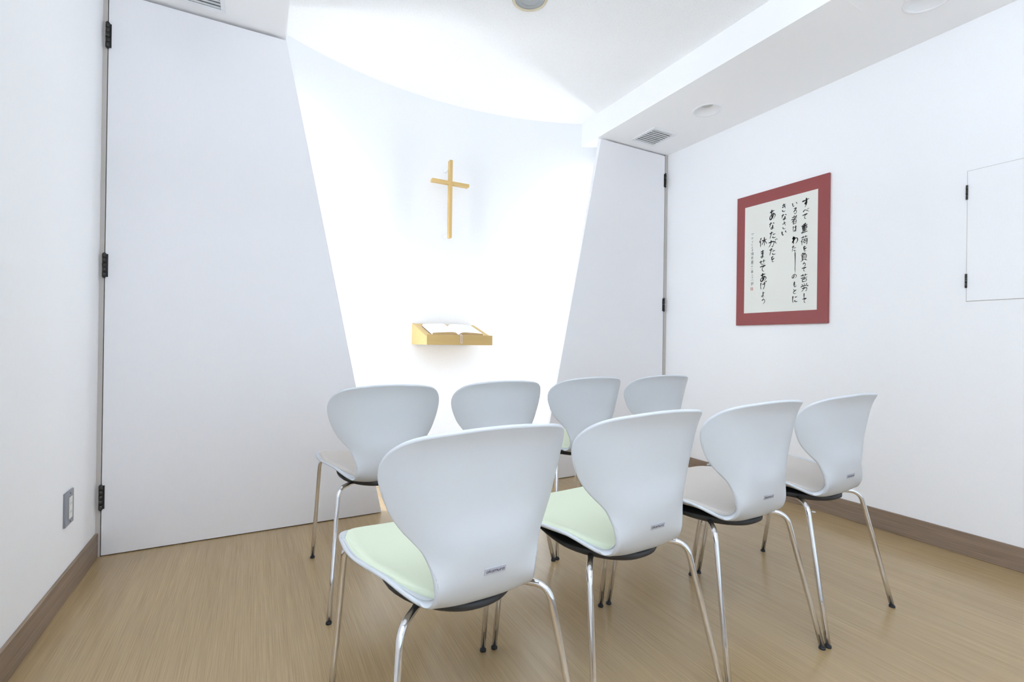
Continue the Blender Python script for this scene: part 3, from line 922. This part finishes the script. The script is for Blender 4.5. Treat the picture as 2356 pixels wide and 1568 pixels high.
def plate_parts():
    zc = 0.502
    s = float(np.interp(zc, pchip(SH.k, SH.Z, SH.kk)[300:], SH.ss[300:]))
    p = SH.at(np.array([0.0]), np.array([s]))[0]
    p2 = SH.at(np.array([0.0]), np.array([s + 0.004]))[0]
    tv = (p2 - p) / np.linalg.norm(p2 - p)                 # up along the back
    nv = np.array([0, -tv[2], tv[1]])                      # outward (rear)
    if nv[1] > 0:
        nv = -nv
    xv = np.array([1.0, 0, 0])
    pw, ph = 0.047, 0.0135

    def surf_pt(a, b, lift):
        a += 0.007
        q = SH.at(np.array([a / float(pchip(SH.k, SH.W, np.interp(np.array([s + b]), SH.ss, SH.kk))[0])]), np.array([s + b]))[0]
        return q + nv * (0.0045 + lift)
    m = MB()
    g = np.array([[surf_pt(a, b, 0.0012) for a in np.linspace(-pw / 2, pw / 2, 9)] for b in np.linspace(-ph / 2, ph / 2, 4)])
    m.grid(g, smooth=False)
    e = np.array([[surf_pt(a, b, -0.001) for a, b in ((-pw / 2, -ph / 2), (pw / 2, -ph / 2), (pw / 2, ph / 2), (-pw / 2, ph / 2))],
                  [surf_pt(a, b, 0.0012) for a, b in ((-pw / 2, -ph / 2), (pw / 2, -ph / 2), (pw / 2, ph / 2), (-pw / 2, ph / 2))]])
    m.grid(e, closed_u=True, smooth=False)
    word = 'okamura'
    tot = sum(LET[c][0] for c in word) + 12 * (len(word) - 1)
    sc = 0.040 / tot
    t = MB()
    x = -0.020
    for c in word:
        w, sts = LET[c]
        for q in sts:
            pts = []
            for a, b in catmull(q, 5):
                pts.append((x + (a + (100 - b) * 0.12) * sc, (62 - b) * 0.0072 / 100))
            stroke(t, pts, 0.00105, lambda a, b: tuple(surf_pt(a, b, 0.0015)), brush=False)
        x += (w + 12) * sc
    return m, t


def make_chair(pad, feet):
    root = empty('shell_chair', (0, 0, 0))
    local(shell_mesh(), 'seat_shell', M_shell, root)
    local(pad_mesh(), 'seat_pad', pad, root)
    local(pan_mesh(), 'seat_pan', M_pan, root)
    for key in ('fr', 'rr'):
        for sx in (-1, 1):
            ft = feet.get((key, sx))
            lg = local(leg_mesh(key, sx, ft), 'leg', M_chrome, root)
            lg['spot'] = key + str(sx)
            local(foot_mesh(key, sx, ft), 'foot_glide', M_black, lg)
    pm, tm = plate_parts()
    pl_ = local(pm, 'name_plate', M_plate, root)
    local(tm, 'lettering', M_letter, pl_)
    return root


def remesh(o, mb, mat):
    t = mb.build('tmp', mat)
    o.data = t.data
    bpy.data.objects.remove(t)


def copy_tree(o, pad, feet, parent=None):
    c = o.copy(); COL.objects.link(c); c.parent = parent
    if c.name.startswith('seat_pad'):
        c.data = c.data.copy()
        c.data.materials.clear(); c.data.materials.append(pad)
    if 'spot' in c:
        key, sx = c['spot'][:2], int(c['spot'][2:])
        remesh(c, leg_mesh(key, sx, feet.get((key, sx))), M_chrome)
    for ch in list(o.children):
        k = copy_tree(ch, pad, feet, c)
        if ch.name.startswith('foot_glide'):
            remesh(k, foot_mesh(key, sx, feet.get((key, sx))), M_black)
    return c


G = 'white shell chairs in two rows'
CH = [
    (0.4426, 1.9827, -0.0333, M_beige, 'white shell chair with beige pad, left end of the front row'),
    (0.9289, 2.0024, -0.0409, M_beige, 'white shell chair in the front row, second from left, below the open book'),
    (1.4276, 2.0483, -0.0339, M_green, 'white shell chair with pale green pad in the front row, third from left'),
    (1.9065, 2.0500, -0.0574, M_green, 'white shell chair at the right end of the front row, farthest from the camera'),
    (0.4066, 1.0668, 0.0318, M_green, 'nearest white shell chair, pale green pad, left end of the rear row'),
    (0.8662, 1.0895, 0.0257, M_green, 'white shell chair with pale green pad, second from left in the rear row'),
    (1.3416, 1.1089, -0.0028, M_beige, 'white shell chair with beige pad, third from left in the rear row'),
    (1.8197, 1.1242, 0.0025, M_beige, 'white shell chair with beige pad, right end of the rear row'),
]
# measured floor spots of the legs that show (the tubes are slightly sprung from chair to chair)
SPOT = [
    {('fr', -1): (.228, 2.233), ('rr', -1): (.226, 1.688)},
    {('rr', 1): (1.154, 1.737)},
    {('rr', -1): (1.176, 1.740)},
    {},
    {('fr', 1): (.627, 1.327), ('rr', 1): (.628, .800)},
    {('fr', -1): (.663, 1.322), ('fr', 1): (1.109, 1.358), ('rr', -1): (.660, .812), ('rr', 1): (1.095, .824)},
    {('fr', -1): (1.146, 1.358), ('fr', 1): (1.592, 1.373), ('rr', 1): (1.579, .850), ('rr', -1): (1.124, .836)},
    {('fr', -1): (1.635, 1.372), ('fr', 1): (2.076, 1.382), ('rr', -1): (1.604, .846), ('rr', 1): (2.063, .870)},
]
proto = None
for i, (x, y, rz, pad, lab) in enumerate(CH):
    co, si = math.cos(rz), math.sin(rz)
    feet = {k: (co * (a - x) + si * (b - y), -si * (a - x) + co * (b - y)) for k, (a, b) in SPOT[i].items()}
    if proto is None:
        c = proto = make_chair(pad, feet)
    else:
        c = copy_tree(proto, pad, feet)
    c.location = (x, y, 0)
    c.rotation_euler = (0, 0, rz)
    tag(c, lab, 'chair', G)
for o in COL.objects:
    if 'spot' in o:
        del o['spot']
